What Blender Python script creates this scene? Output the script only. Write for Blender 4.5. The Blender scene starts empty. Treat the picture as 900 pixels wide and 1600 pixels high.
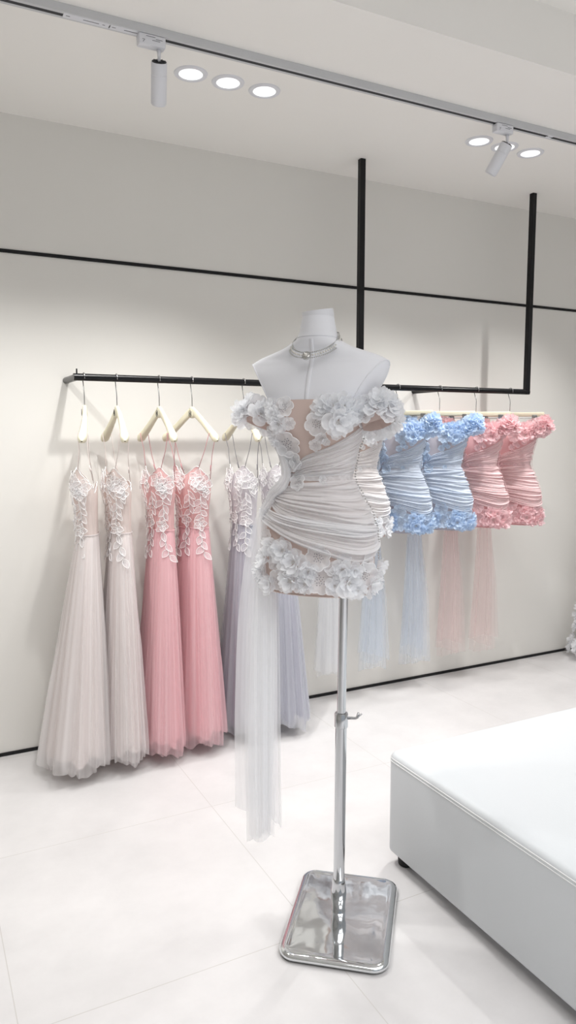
import bpy, bmesh, math, random
import numpy as np
from mathutils import Vector, Matrix, Quaternion

R = math.radians
PI = math.pi
scene = bpy.context.scene
COL = scene.collection
rng = random.Random(7)

# ------------------------------------------------------------------ camera
F_PX = 1147.0
cam_d = bpy.data.cameras.new('camera')
cam = bpy.data.objects.new('camera', cam_d)
COL.objects.link(cam)
cam_d.sensor_fit = 'VERTICAL'
cam_d.sensor_height = 24.0
cam_d.lens = 24.0 * F_PX / 1600.0
cam.location = (0, 0, 1.43)
yaw = R(27.2)
pitch = math.atan(125 / F_PX)
cam.rotation_euler = (PI / 2 - pitch, 0, -yaw)
cam_d.clip_start = 0.05
scene.camera = cam

# ------------------------------------------------------------------ colour management, world, big lights
vs = scene.view_settings
scene.display_settings.display_device = 'sRGB'
vs.view_transform = 'Standard'
vs.look = 'None'
vs.gamma = 1.0
vs.use_curve_mapping = False
vs.exposure = 0.31
cy = scene.cycles
cy.max_bounces = 14
cy.diffuse_bounces = 6
cy.transparent_max_bounces = 40
cy.transmission_bounces = 8
cy.caustics_reflective = False
cy.caustics_refractive = False
cy.sample_clamp_indirect = 6.0

world = bpy.data.worlds.new('world')
scene.world = world
world.use_nodes = True
world.node_tree.nodes['Background'].inputs[0].default_value = (0.88, 0.94, 1.0, 1)
world.node_tree.nodes['Background'].inputs[1].default_value = 0.38


def area_light(name, loc, rot, sx, sy, power, color=(1, 1, 1)):
    d = bpy.data.lights.new(name, 'AREA')
    d.shape = 'RECTANGLE'
    d.size, d.size_y = sx, sy
    d.energy = power
    d.spread = R(130)
    d.color = color
    o = bpy.data.objects.new(name, d)
    COL.objects.link(o)
    o.location = loc
    o.rotation_euler = rot
    return o


# unseen area lights added for ambient brightness (above and behind the viewpoint)
area_light('room_fill_light', (1.6, -0.2, 2.90), (0, 0, 0), 3.6, 1.6, 40, (0.985, 0.99, 1.0))
area_light('room_fill_light', (1.6, -2.2, 2.90), (0, 0, 0), 3.6, 1.6, 40, (0.985, 0.99, 1.0))


def spot_light(name, loc, target, energy, angle, blend, radius, parent=None, color=(1, 0.99, 0.97)):
    d = bpy.data.lights.new(name, 'SPOT')
    d.energy = energy
    d.spot_size = R(angle)
    d.spot_blend = blend
    d.shadow_soft_size = radius
    d.color = color
    o = bpy.data.objects.new(name, d)
    COL.objects.link(o)
    o.location = loc
    o.rotation_euler = (Vector(target) - Vector(loc)).to_track_quat('-Z', 'Y').to_euler()
    if parent:
        o.parent = parent
        o.matrix_parent_inverse = Matrix.Translation(parent.location).inverted()
    return o


# ------------------------------------------------------------------ helpers
def lin(c):
    out = []
    for v in c:
        v = v / 255.0
        out.append(v / 12.92 if v <= 0.04045 else ((v + 0.055) / 1.055) ** 2.4)
    return (*out, 1.0)


def mesh_obj(name, verts, faces, mats, parent=None, uvs=None, smooth=True, mat_idx=None):
    me = bpy.data.meshes.new(name)
    me.from_pydata([tuple(v) for v in verts], [], faces)
    if not isinstance(mats, (list, tuple)):
        mats = [mats]
    for m in mats:
        me.materials.append(m)
    if smooth:
        me.polygons.foreach_set('use_smooth', [True] * len(me.polygons))
    if mat_idx is not None:
        me.polygons.foreach_set('material_index', mat_idx)
    if uvs is not None:
        lay = me.uv_layers.new(name='UVMap')
        li = np.empty(len(me.loops), dtype=np.int32)
        me.loops.foreach_get('vertex_index', li)
        lay.data.foreach_set('uv', np.asarray(uvs, dtype=np.float32)[li].ravel())
    me.update()
    o = bpy.data.objects.new(name, me)
    COL.objects.link(o)
    if parent:
        o.parent = parent
    return o


class MB:
    """collects shapes of ONE part"""
    def __init__(self):
        self.v, self.f, self.uv, self.mi = [], [], [], []

    def add(self, verts, faces, uvs=None, mi=0):
        n = len(self.v)
        self.v += [tuple(map(float, p)) for p in verts]
        self.f += [tuple(i + n for i in fc) for fc in faces]
        self.uv += list(uvs) if uvs is not None else [(0.0, 0.0)] * len(verts)
        self.mi += [mi] * len(faces)

    def grid(self, P, closed=False, mi=0, uvscale=(1, 1), swap=False):
        nu, nv = P.shape[0], P.shape[1]
        verts = P.reshape(-1, 3)
        faces = []
        for i in range(nu if closed else nu - 1):
            i2 = (i + 1) % nu
            for j in range(nv - 1):
                faces.append((i * nv + j, i2 * nv + j, i2 * nv + j + 1, i * nv + j + 1))
        uvs = [(uvscale[0] * i / max(1, nu - 1), uvscale[1] * j / max(1, nv - 1)) for i in range(nu) for j in range(nv)]
        if swap:
            uvs = [(b, a) for a, b in uvs]
        self.add(verts, faces, uvs, mi)

    def box(self, c, s, bevel=0.0, rot=None, mi=0, seg=2):
        bm = bmesh.new()
        bmesh.ops.create_cube(bm, size=1.0)
        for v in bm.verts:
            v.co = Vector((v.co.x * s[0], v.co.y * s[1], v.co.z * s[2]))
        if bevel > 0:
            bmesh.ops.bevel(bm, geom=bm.edges[:], offset=bevel, segments=seg, affect='EDGES', profile=0.5)
        M = Matrix.Translation(Vector(c))
        if rot is not None:
            M = M @ rot.to_4x4()
        bm.transform(M)
        bm.verts.index_update()
        self.add([v.co[:] for v in bm.verts], [tuple(v.index for v in f.verts) for f in bm.faces], None, mi)
        bm.free()

    def tube(self, pts, rad, n=8, mi=0, caps=True, closed=False):
        pts = [Vector(p) for p in pts]
        m = len(pts)
        rads = rad if isinstance(rad, (list, tuple)) else [rad] * m
        verts, faces = [], []
        prev = None
        for i, p in enumerate(pts):
            if closed:
                t = pts[(i + 1) % m] - pts[i - 1]
            else:
                t = pts[min(i + 1, m - 1)] - pts[max(i - 1, 0)]
            if t.length < 1e-9:
                t = Vector((0, 0, 1))
            t.normalize()
            if prev is None:
                a = Vector((0, 0, 1)) if abs(t.z) < 0.9 else Vector((1, 0, 0))
                nrm = t.cross(a).normalized()
            else:
                nrm = (prev - t * prev.dot(t))
                nrm = nrm.normalized() if nrm.length > 1e-6 else t.orthogonal().normalized()
            prev = nrm
            b = t.cross(nrm)
            for k in range(n):
                an = 2 * PI * k / n
                verts.append(p + (nrm * math.cos(an) + b * math.sin(an)) * rads[i])
        for i in range(m if closed else m - 1):
            i2 = (i + 1) % m
            for k in range(n):
                k2 = (k + 1) % n
                faces.append((i * n + k, i * n + k2, i2 * n + k2, i2 * n + k))
        if caps and not closed:
            faces.append(tuple(range(n - 1, -1, -1)))
            faces.append(tuple((m - 1) * n + k for k in range(n)))
        self.add(verts, faces, None, mi)

    def lathe(self, prof, n=32, c=(0, 0, 0), mi=0, M=None):
        """prof: list of (r, z)"""
        verts, faces = [], []
        m = len(prof)
        for r, z in prof:
            for k in range(n):
                a = 2 * PI * k / n
                p = Vector((r * math.cos(a), r * math.sin(a), z))
                if M is not None:
                    p = M @ p
                verts.append(p + Vector(c))
        for i in range(m - 1):
            for k in range(n):
                k2 = (k + 1) % n
                faces.append((i * n + k, i * n + k2, (i + 1) * n + k2, (i + 1) * n + k))
        if prof[0][0] > 1e-6:
            faces.append(tuple(range(n - 1, -1, -1)))
        if prof[-1][0] > 1e-6:
            faces.append(tuple((m - 1) * n + k for k in range(n)))
        self.add(verts, faces, None, mi)

    def ball(self, c, r, mi=0, seg=8, rings=5):
        prof = [(max(1e-5, r * math.sin(PI * i / rings)), -r * math.cos(PI * i / rings)) for i in range(rings + 1)]
        self.lathe(prof, seg, c, mi)

    def build(self, name, mats, parent=None, smooth=True):
        return mesh_obj(name, self.v, self.f, mats, parent, self.uv, smooth, self.mi)


def auto_smooth(o, angle=35):
    me = o.data
    me.polygons.foreach_set('use_smooth', [True] * len(me.polygons))
    bm = bmesh.new()
    bm.from_mesh(me)
    for e in bm.edges:
        if len(e.link_faces) == 2 and e.calc_face_angle(0) > R(angle):
            e.smooth = False
    bm.to_mesh(me)
    bm.free()
    return o


def thing(name, label, cat, loc=(0, 0, 0), rotz=0.0, group=None):
    o = bpy.data.objects.new(name, None)
    o.empty_display_size = 0.05
    COL.objects.link(o)
    o.location = loc
    o.rotation_euler = (0, 0, rotz)
    tag(o, label, cat, group)
    return o


def tag(o, label, cat, group=None):
    o['label'] = label
    o['category'] = cat
    if group:
        o['group'] = group
    return o


def struct(o):
    o['kind'] = 'structure'
    return o


def copy_part(o, parent):
    c = o.copy()
    COL.objects.link(c)
    c.parent = parent
    return c


def copy_tree(o, parent=None):
    c = o.copy()
    COL.objects.link(c)
    if parent:
        c.parent = parent
    for ch in list(o.children):
        copy_tree(ch, c)
    return c


# ------------------------------------------------------------------ materials
def new_mat(name):
    m = bpy.data.materials.new(name)
    m.use_nodes = True
    nt = m.node_tree
    nt.nodes.clear()
    out = nt.nodes.new('ShaderNodeOutputMaterial')
    return m, nt, out


def pbr(name, col, rough=0.5, metal=0.0, spec=0.5, noise=None, bump=None, emit=None):
    m, nt, out = new_mat(name)
    b = nt.nodes.new('ShaderNodeBsdfPrincipled')
    b.inputs['Base Color'].default_value = lin(col)
    b.inputs['Roughness'].default_value = rough
    b.inputs['Metallic'].default_value = metal
    b.inputs['Specular IOR Level'].default_value = spec
    tc = nt.nodes.new('ShaderNodeTexCoord')
    if noise:
        scale, amt = noise
        n = nt.nodes.new('ShaderNodeTexNoise')
        n.inputs['Scale'].default_value = scale
        n.inputs['Detail'].default_value = 5
        nt.links.new(tc.outputs['Object'], n.inputs['Vector'])
        mx = nt.nodes.new('ShaderNodeMix')
        mx.data_type = 'RGBA'
        c = lin(col)
        mx.inputs[6].default_value = tuple(x * (1 - amt) for x in c[:3]) + (1,)
        mx.inputs[7].default_value = tuple(min(1, x * (1 + amt)) for x in c[:3]) + (1,)
        nt.links.new(n.outputs['Fac'], mx.inputs[0])
        nt.links.new(mx.outputs[2], b.inputs['Base Color'])
    if bump:
        scale, strength = bump
        n = nt.nodes.new('ShaderNodeTexNoise')
        n.inputs['Scale'].default_value = scale
        n.inputs['Detail'].default_value = 3
        nt.links.new(tc.outputs['Object'], n.inputs['Vector'])
        bp = nt.nodes.new('ShaderNodeBump')
        bp.inputs['Strength'].default_value = strength
        bp.inputs['Distance'].default_value = 0.002
        nt.links.new(n.outputs['Fac'], bp.inputs['Height'])
        nt.links.new(bp.outputs[0], b.inputs['Normal'])
    if emit:
        b.inputs['Emission Color'].default_value = (1, 1, 1, 1)
        b.inputs['Emission Strength'].default_value = emit
    nt.links.new(b.outputs[0], out.inputs[0])
    return m


def cloth(name, col, alpha=1.0, streak=0.0, su=60.0, sv=1.5, transl=0.45, col2=None, detail=2.0):
    """sheer or dense net fabric: transparent holes + diffuse/translucent threads, streaky along v"""
    m, nt, out = new_mat(name)
    N, L = nt.nodes.new, nt.links.new
    dif = N('ShaderNodeBsdfDiffuse')
    trn = N('ShaderNodeBsdfTranslucent')
    uv = N('ShaderNodeUVMap')
    mp = N('ShaderNodeMapping')
    mp.inputs['Scale'].default_value = (su, sv, 1)
    L(uv.outputs[0], mp.inputs['Vector'])
    nz = N('ShaderNodeTexNoise')
    nz.inputs['Scale'].default_value = 1.0
    nz.inputs['Detail'].default_value = detail
    L(mp.outputs[0], nz.inputs['Vector'])
    cm = N('ShaderNodeMix')
    cm.data_type = 'RGBA'
    cm.inputs[6].default_value = lin(col2 if col2 else col)
    cm.inputs[7].default_value = lin(col)
    mr = N('ShaderNodeMapRange')
    mr.inputs[1].default_value = 0.35
    mr.inputs[2].default_value = 0.65
    L(nz.outputs['Fac'], mr.inputs[0])
    L(mr.outputs[0], cm.inputs[0])
    for s in (dif, trn):
        L(cm.outputs[2], s.inputs['Color'])
    ms = N('ShaderNodeMixShader')
    ms.inputs[0].default_value = transl
    L(dif.outputs[0], ms.inputs[1])
    L(trn.outputs[0], ms.inputs[2])
    if alpha < 0.999:
        tr = N('ShaderNodeBsdfTransparent')
        ar = N('ShaderNodeMapRange')
        ar.inputs[1].default_value = 0.3
        ar.inputs[2].default_value = 0.7
        ar.inputs[3].default_value = max(0.02, alpha - streak)
        ar.inputs[4].default_value = min(1.0, alpha + streak)
        L(nz.outputs['Fac'], ar.inputs[0])
        m2 = N('ShaderNodeMixShader')
        L(ar.outputs[0], m2.inputs[0])
        L(tr.outputs[0], m2.inputs[1])
        L(ms.outputs[0], m2.inputs[2])
        L(m2.outputs[0], out.inputs[0])
    else:
        L(ms.outputs[0], out.inputs[0])
    return m


M_wall = pbr('wall paint', (232, 230, 225), 0.75, noise=(3.0, 0.012))
M_ceil = pbr('ceiling paint', (248, 246, 242), 0.85, noise=(2.0, 0.01))
M_black = pbr('black painted steel', (14, 14, 17), 0.28, spec=0.3)
M_blackmatte = pbr('black shadow gap', (10, 10, 12), 0.7)
M_chrome = pbr('chrome', (205, 207, 210), 0.06, metal=1.0)
M_steel = pbr('brushed steel wire', (170, 170, 172), 0.25, metal=1.0)
M_leather = pbr('white leather', (212, 216, 219), 0.42, spec=0.4, bump=(260, 0.12))
M_piping = pbr('white leather piping', (236, 237, 237), 0.4)
M_cream = pbr('cream lacquered hanger', (228, 222, 198), 0.35)
M_jersey = pbr('white stretch jersey', (236, 237, 242), 0.85, bump=(900, 0.25))
M_white = pbr('white powder coat', (228, 229, 234), 0.4)
M_trackgrey = pbr('pale grey aluminium', (205, 206, 208), 0.4)
M_dark = pbr('dark plastic', (45, 46, 50), 0.6)
M_mark = pbr('grey printed marks', (120, 120, 125), 0.7)
M_lamp = pbr('lamp lens', (255, 255, 255), 0.4, emit=0.9)
M_led = pbr('lamp led dots', (120, 126, 132), 0.4, emit=0.48)
M_pearl = pbr('pearl', (225, 222, 216), 0.15, spec=0.8)
M_silver = pbr('silver crystals', (190, 190, 188), 0.18, metal=0.8)
M_dots = pbr('eyelet embroidery dots', (150, 150, 158), 0.7)


def floor_material():
    m, nt, out = new_mat('large pale tiles')
    N, L = nt.nodes.new, nt.links.new
    b = N('ShaderNodeBsdfPrincipled')
    b.inputs['Roughness'].default_value = 0.36
    b.inputs['Specular IOR Level'].default_value = 0.35
    geo = N('ShaderNodeNewGeometry')
    sp = N('ShaderNodeSeparateXYZ')
    L(geo.outputs['Position'], sp.inputs[0])

    def line(axis, phase):
        a = N('ShaderNodeMath'); a.operation = 'SUBTRACT'
        L(sp.outputs[axis], a.inputs[0]); a.inputs[1].default_value = phase
        d = N('ShaderNodeMath'); d.operation = 'PINGPONG'
        L(a.outputs[0], d.inputs[0]); d.inputs[1].default_value = 0.4
        c = N('ShaderNodeMath'); c.operation = 'LESS_THAN'
        L(d.outputs[0], c.inputs[0]); c.inputs[1].default_value = 0.0013
        return c
    lx, ly = line(0, 0.165), line(1, 1.72)
    mxn = N('ShaderNodeMath'); mxn.operation = 'MAXIMUM'
    L(lx.outputs[0], mxn.inputs[0]); L(ly.outputs[0], mxn.inputs[1])
    nz = N('ShaderNodeTexNoise')
    nz.inputs['Scale'].default_value = 2.6
    nz.inputs['Detail'].default_value = 9
    nz.inputs['Roughness'].default_value = 0.65
    L(geo.outputs['Position'], nz.inputs['Vector'])
    mr = N('ShaderNodeMapRange')
    mr.inputs[1].default_value = 0.3; mr.inputs[2].default_value = 0.7
    L(nz.outputs['Fac'], mr.inputs[0])
    cm = N('ShaderNodeMix'); cm.data_type = 'RGBA'
    cm.inputs[6].default_value = lin((206, 204, 204)); cm.inputs[7].default_value = lin((221, 219, 219))
    L(mr.outputs[0], cm.inputs[0])
    gm = N('ShaderNodeMix'); gm.data_type = 'RGBA'
    L(mxn.outputs[0], gm.inputs[0]); L(cm.outputs[2], gm.inputs[6])
    gm.inputs[7].default_value = lin((196, 193, 190))
    L(gm.outputs[2], b.inputs['Base Color'])
    n2 = N('ShaderNodeTexNoise'); n2.inputs['Scale'].default_value = 60
    L(geo.outputs['Position'], n2.inputs['Vector'])
    r2 = N('ShaderNodeMapRange'); r2.inputs[3].default_value = 0.3; r2.inputs[4].default_value = 0.5
    L(n2.outputs['Fac'], r2.inputs[0]); L(r2.outputs[0], b.inputs['Roughness'])
    L(b.outputs[0], out.inputs[0])
    return m


M_floor = floor_material()

# ------------------------------------------------------------------ setting
RAIL_Y, RAIL_Z = 3.12, 1.655
WALL_Y = 3.356
CEIL = 2.733


def slab(name, lo, hi, mat):
    mb = MB()
    c = [(a + b) / 2 for a, b in zip(lo, hi)]
    mb.box(c, [b - a for a, b in zip(lo, hi)])
    return struct(mb.build(name, mat, smooth=False))


slab('floor', (-3.1, -5, -0.08), (6.1, WALL_Y + 0.1, 0.0), M_floor)
slab('wall_back', (-3.1, WALL_Y, 0.0), (6.1, WALL_Y + 0.1, 3.05), M_wall)
slab('wall_left', (-3.1, -5, 0.0), (-3.0, WALL_Y, 3.05), M_wall)
slab('wall_right', (6.0, -5, 0.0), (6.1, WALL_Y, 3.05), M_wall)
_c = MB()
_c.box((1.5, (2.059 + WALL_Y) / 2, (CEIL + 3.05) / 2), (9.0, WALL_Y - 2.059, 3.05 - CEIL))   # low strip above the rail
_c.box((1.5, (-5 + 2.059) / 2, (2.94 + 3.05) / 2), (9.0, 2.059 + 5, 3.05 - 2.94))           # raised middle
struct(_c.build('ceiling', M_ceil, smooth=False))
_b = MB()
_b.box((1.5, WALL_Y - 0.0035, 0.0075), (9.0, 0.006, 0.015))
struct(_b.build('baseboard_back', M_blackmatte, smooth=False))
_t = MB()
_t.box((1.5, WALL_Y - 0.003, 2.182), (9.0, 0.005, 0.015), 0.001)
struct(_t.build('trim_1', M_black, smooth=False))

# ------------------------------------------------------------------ clothes rail
rail = thing('clothes_rail', 'black steel clothes rail hung from the ceiling and fixed to the back wall', 'clothes rail', (0.627, RAIL_Y, 0))
ox = 0.627


def rail_part(name, p0, p1, r, mat=M_black, n=20, square=False):
    mb = MB()
    if square:
        c = (Vector(p0) + Vector(p1)) / 2
        mb.box(c, (r * 2, r * 2, abs(p1[2] - p0[2])), 0.002)
        return mb.build(name, mat, rail, smooth=False)
    mb.tube([p0, p1], r, n)
    return auto_smooth(mb.build(name, mat, rail))


rail_part('rail', (-0.014, 0, RAIL_Z), (3.12 - ox + 0.014, 0, RAIL_Z), 0.0150)
rail_part('post', (2.003 - ox, 0, RAIL_Z), (2.003 - ox, 0, CEIL), 0.0140, square=True)
rail_part('post', (3.12 - ox, 0, RAIL_Z - 0.014), (3.12 - ox, 0, CEIL), 0.0140, square=True)
rail_part('wall_arm', (0, 0, RAIL_Z), (0, WALL_Y - RAIL_Y, RAIL_Z), 0.0140)
rail_part('wall_arm', (2.51 - ox, 0, RAIL_Z), (2.51 - ox, WALL_Y - RAIL_Y, RAIL_Z), 0.0140)
rail_part('end_pin', (0, 0, RAIL_Z + 0.012), (0, 0, RAIL_Z + 0.034), 0.003, n=8)

# ------------------------------------------------------------------ ceiling fittings
DLY = 2.69
DL = [(0.983, 'farthest left of the six round ceiling downlights, near the left track spotlight'),
      (1.130, 'round ceiling downlight in the middle of the left trio'),
      (1.281, 'round ceiling downlight at the right end of the left trio'),
      (2.350, 'round ceiling downlight at the left end of the right trio'),
      (2.502, 'round ceiling downlight half hidden behind the tilted track spotlight'),
      (2.662, 'farthest right of the six round ceiling downlights')]


def downlight_parts(t):
    ring = MB()
    ring.lathe([(0.044, 0.002), (0.044, -0.004), (0.048, -0.006), (0.060, -0.004), (0.062, 0.0)], 40)
    auto_smooth(ring.build('trim_ring', M_white, t))
    cup = MB()
    cup.lathe([(0.001, -0.0008), (0.038, -0.0008), (0.044, -0.0025)], 40)
    cup.build('lens', M_lamp, t)
    led = MB()
    for k in range(5):
        a = 2 * PI * k / 5
        led.lathe([(0.0001, -0.002), (0.0075, -0.002), (0.0085, -0.001)], 12, (0.02 * math.cos(a), 0.02 * math.sin(a), 0))
    led.build('led_chips', M_led, t)


for i, (x, lab) in enumerate(DL):
    if i == 0:
        dl0 = thing('downlight', lab, 'ceiling light', (x, DLY, CEIL), 0, 'recessed downlights')
        downlight_parts(dl0)
    else:
        d = copy_tree(dl0)
        d.location.x = x
        d['label'] = lab
for x, y in ((1.130, DLY), (2.502, DLY)):
    for dx in (-0.147, 0, 0.152):
        spot_light('downlight_light', (x + dx, y, CEIL - 0.012), (x + dx, y, 0), 17, 88, 0.9, 0.035)

# lighting track
TY = 2.463
trk = thing('lighting_track', 'long white lighting track running along the ceiling', 'lighting track', (0.0, TY, CEIL))
mb = MB()
for dy in (-0.012, 0.016):
    mb.box((1.5, dy, -0.013), (8.0, 0.012, 0.026), 0.0008)
mb.box((1.5, 0, -0.003), (8.0, 0.03, 0.006))
mb.build('track_channel', M_trackgrey, trk, smooth=False)
mb = MB()
mb.box((1.5, 0.002, -0.018), (8.0, 0.0150, 0.0152))
mb.build('contact_slot', M_dark, trk, smooth=False)


def feed(x0, x1):
    mb = MB()
    mb.box(((x0 + x1) / 2, 0.0, -0.023), (x1 - x0, 0.027, 0.008), 0.001)
    o = mb.build('feed_cover', M_white, trk, smooth=False)
    L = x1 - x0
    for fx, w in ((0.10, 0.012), (0.55, 0.034), (0.72, 0.016), (0.88, 0.008)):
        mk = MB()
        mk.box((x0 + L * fx, -0.002, -0.0272), (min(w, L * .3), 0.003, 0.0006))
        mk.build('printed_mark', M_mark, o, smooth=False)


feed(0.487, 0.628)
feed(0.632, 0.742)
feed(2.53, 2.56)


def track_spot(x, label, tilt_rot, cut):
    t = thing('track_spotlight', label, 'spotlight', (x, TY, CEIL), 0, 'track spotlights')
    a = MB()
    a.box((0, 0, -0.043), (0.090, 0.034, 0.034), 0.005)
    ad = auto_smooth(a.build('adapter', M_white, t))
    k = MB()
    for j, (w, dx) in enumerate(((0.030, -0.006), (0.022, 0.022), (0.026, 0.012))):
        k.box((dx, -0.0173, -0.034 - 0.005 * j), (w, 0.0006, 0.0016))
    k.build('printed_lines', M_mark, ad, smooth=False)
    k = MB()
    k.tube([(-0.034, -0.0173, -0.046), (-0.026, -0.0173, -0.046), (-0.032, -0.0173, -0.054)], 0.0009, 5)
    k.build('printed_arrow', M_mark, ad, smooth=False)
    s = MB()
    s.tube([(0.026, 0, -0.058), (0.026, 0, -0.10)], [0.007, 0.0045], 12)
    s.build('stem', M_white, t)
    h = bpy.data.objects.new('lamp_head', None)
    q = tilt_rot
    M = Matrix.Translation((0.026, 0, -0.095)) @ q.to_matrix().to_4x4()
    bd = MB()
    bd.lathe([(0.0245, -0.002), (0.0262, -0.005), (0.0262, -0.036), (0.0254, -0.037), (0.0254, -0.0385), (0.0262, -0.0395), (0.0262, -0.126), (0.0250, -0.128)], 36)
    head = auto_smooth(bd.build('lamp_head', M_white, t))
    head.matrix_local = M
    bpy.data.objects.remove(h)
    c = MB()
    c.lathe([(0.0005, 0.0), (0.0238, 0.0), (0.0240, -0.004)], 30)
    for j in range(8):
        an = 2 * PI * j / 8
        c.box((0.014 * math.cos(an), 0.014 * math.sin(an), 0.001), (0.014, 0.002, 0.003), rot=Matrix.Rotation(an, 3, 'Z'))
    c.build('heat_sink', M_dark, head)
    l = MB()
    l.lathe([(0.0240, -0.1285), (0.0225, -0.131), (0.0005, -0.1255)], 30)
    l.build('front_rim', M_white, head)
    return t, M


t1, _ = track_spot(0.765, 'upright white cylinder spotlight at the left end of the track', Quaternion((1, 0, 0), R(37)) @ Quaternion((0, 1, 0), R(-9)), 0)
t2, _ = track_spot(2.278, 'white cylinder spotlight tilted sideways near the right end of the track', (Quaternion((1, 0, 0), R(30)) @ Quaternion((0, 1, 0), R(14))), 0)
spot_light('track_spot_light', (0.80, TY, 2.47), (0.80, TY + 0.45, 0.0), 42, 112, 0.9, 0.03)
spot_light('track_spot_light', (2.26, TY, 2.48), (2.10, TY + 0.45, 0.0), 42, 112, 0.9, 0.03)
# further spots of the same track, out of frame to both sides, aimed at the racks
spot_light('track_spot_light', (-0.1, TY, 2.47), (0.35, TY + 0.45, 0.0), 42, 112, 0.9, 0.03)
spot_light('track_spot_light', (3.4, TY, 2.47), (2.9, TY + 0.45, 0.0), 42, 112, 0.9, 0.03)

# ------------------------------------------------------------------ ottoman
OX0, OX1, OY0, OY1, OZ0, OZ1 = 1.352, 2.85, 0.30, 1.918, 0.045, 0.386
ott = thing('ottoman', 'large low white leather ottoman bench with a stitched top edge', 'ottoman', ((OX0 + OX1) / 2, (OY0 + OY1) / 2, 0))
mb = MB()
bm = bmesh.new()
bmesh.ops.create_cube(bm, size=1.0)
for v in bm.verts:
    v.co = Vector((v.co.x * (OX1 - OX0), v.co.y * (OY1 - OY0), v.co.z * (OZ1 - OZ0) + (OZ0 + OZ1) / 2))
vert_e = [e for e in bm.edges if abs(e.verts[0].co.z - e.verts[1].co.z) > 0.1]
bmesh.ops.bevel(bm, geom=vert_e, offset=0.035, segments=6, affect='EDGES', profile=0.5)
top_e = [e for e in bm.edges if min(e.verts[0].co.z, e.verts[1].co.z) > OZ1 - 0.001]
bmesh.ops.bevel(bm, geom=top_e, offset=0.022, segments=5, affect='EDGES', profile=0.5)
bot_e = [e for e in bm.edges if max(e.verts[0].co.z, e.verts[1].co.z) < OZ0 + 0.001 and len(e.link_faces) == 2]
bmesh.ops.bevel(bm, geom=bot_e, offset=0.012, segments=3, affect='EDGES', profile=0.5)
bm.verts.index_update()
mb.add([v.co[:] for v in bm.verts], [tuple(v.index for v in f.verts) for f in bm.faces])
bm.free()
auto_smooth(mb.build('upholstered_body', M_leather, ott), 50)


def rrect(hx, hy, r, z, n=6, cx=0, cyy=0):
    pts = []
    for sx, sy, a0 in ((1, 1, 0), (-1, 1, 90), (-1, -1, 180), (1, -1, 270)):
        for k in range(n + 1):
            a = R(a0 + 90 * k / n)
            pts.append((cx + sx * (hx - r) + r * math.cos(a), cyy + sy * (hy - r) + r * math.sin(a), z))
    return pts


hx, hy = (OX1 - OX0) / 2, (OY1 - OY0) / 2
mb = MB()
mb.tube(rrect(hx - 0.0015, hy - 0.0015, 0.035, OZ1 - 0.017), 0.0022, 6, closed=True)
mb.tube(rrect(hx + 0.0003, hy + 0.0003, 0.035, OZ1 - 0.026), 0.0016, 6, closed=True)
mb.build('seam_piping', M_piping, ott)
for sx in (-1, 1):
    for sy in (-1, 1):
        f = MB()
        f.lathe([(0.020, 0.0), (0.026, 0.004), (0.028, 0.03), (0.034, 0.046)], 24, (sx * (hx - 0.05), sy * (hy - 0.05), 0))
        auto_smooth(f.build('foot', M_blackmatte, ott))

# ------------------------------------------------------------------ surfaces for bodies and dresses
def hermite(xs, ys, x):
    xs = np.asarray(xs, float); ys = np.asarray(ys, float)
    if xs[0] > xs[-1]:
        xs, ys = xs[::-1], ys[::-1]
    x = np.clip(np.asarray(x, float), xs[0], xs[-1])
    d = np.diff(ys) / np.diff(xs)
    m = np.zeros_like(ys)
    m[0], m[-1] = d[0], d[-1]
    for i in range(1, len(ys) - 1):
        m[i] = 0 if d[i - 1] * d[i] <= 0 else 2 * d[i - 1] * d[i] / (d[i - 1] + d[i])
    i = np.clip(np.searchsorted(xs, x) - 1, 0, len(xs) - 2)
    h = xs[i + 1] - xs[i]
    t = (x - xs[i]) / h
    return ((2 * t**3 - 3 * t**2 + 1) * ys[i] + (t**3 - 2 * t**2 + t) * h * m[i] + (-2 * t**3 + 3 * t**2) * ys[i + 1] + (t**3 - t**2) * h * m[i + 1])


class Surf:
    """closed tube of ellipse-like sections; theta 0 = front (-y), +90 deg = +x"""
    def __init__(self, rows, bust=None, n=2.2):
        r = np.array(rows, float)
        self.z, self.cx, self.cy, self.a, self.bf, self.bb = r.T
        self.n, self.bust, self.zmul = n, bust, 1.0

    def __call__(self, th, z, off=0.0):
        th = np.asarray(th, float); z = np.asarray(z, float) * self.zmul
        th, z = np.broadcast_arrays(th, z)
        a = hermite(self.z, self.a, z); bf = hermite(self.z, self.bf, z); bb = hermite(self.z, self.bb, z)
        cx = hermite(self.z, self.cx, z); cyy = hermite(self.z, self.cy, z)
        s, c = np.sin(th), np.cos(th)
        e = 2.0 / self.n
        b = np.where(c > 0, bf, bb)
        x = cx + (a + off) * np.sign(s) * np.abs(s) ** e
        y = cyy - (b + off) * np.sign(c) * np.abs(c) ** e
        if self.bust:
            zb, amp, tb = self.bust
            for sg in (-1, 1):
                g = amp * np.exp(-((z - zb) / 0.045) ** 2 - ((th - sg * tb) / 0.42) ** 2)
                y = y - g
        return np.stack([x, y, z], -1)

    def frame(self, th, z, off=0.0):
        p = Vector(self(th, z, off))
        tu = Vector(self(th + 0.02, z, off)) - p
        tv = Vector(self(th, z + 0.004, off)) - p
        n = tu.cross(tv).normalized()
        tu.normalize()
        return p, n, tu, n.cross(tu)


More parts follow.
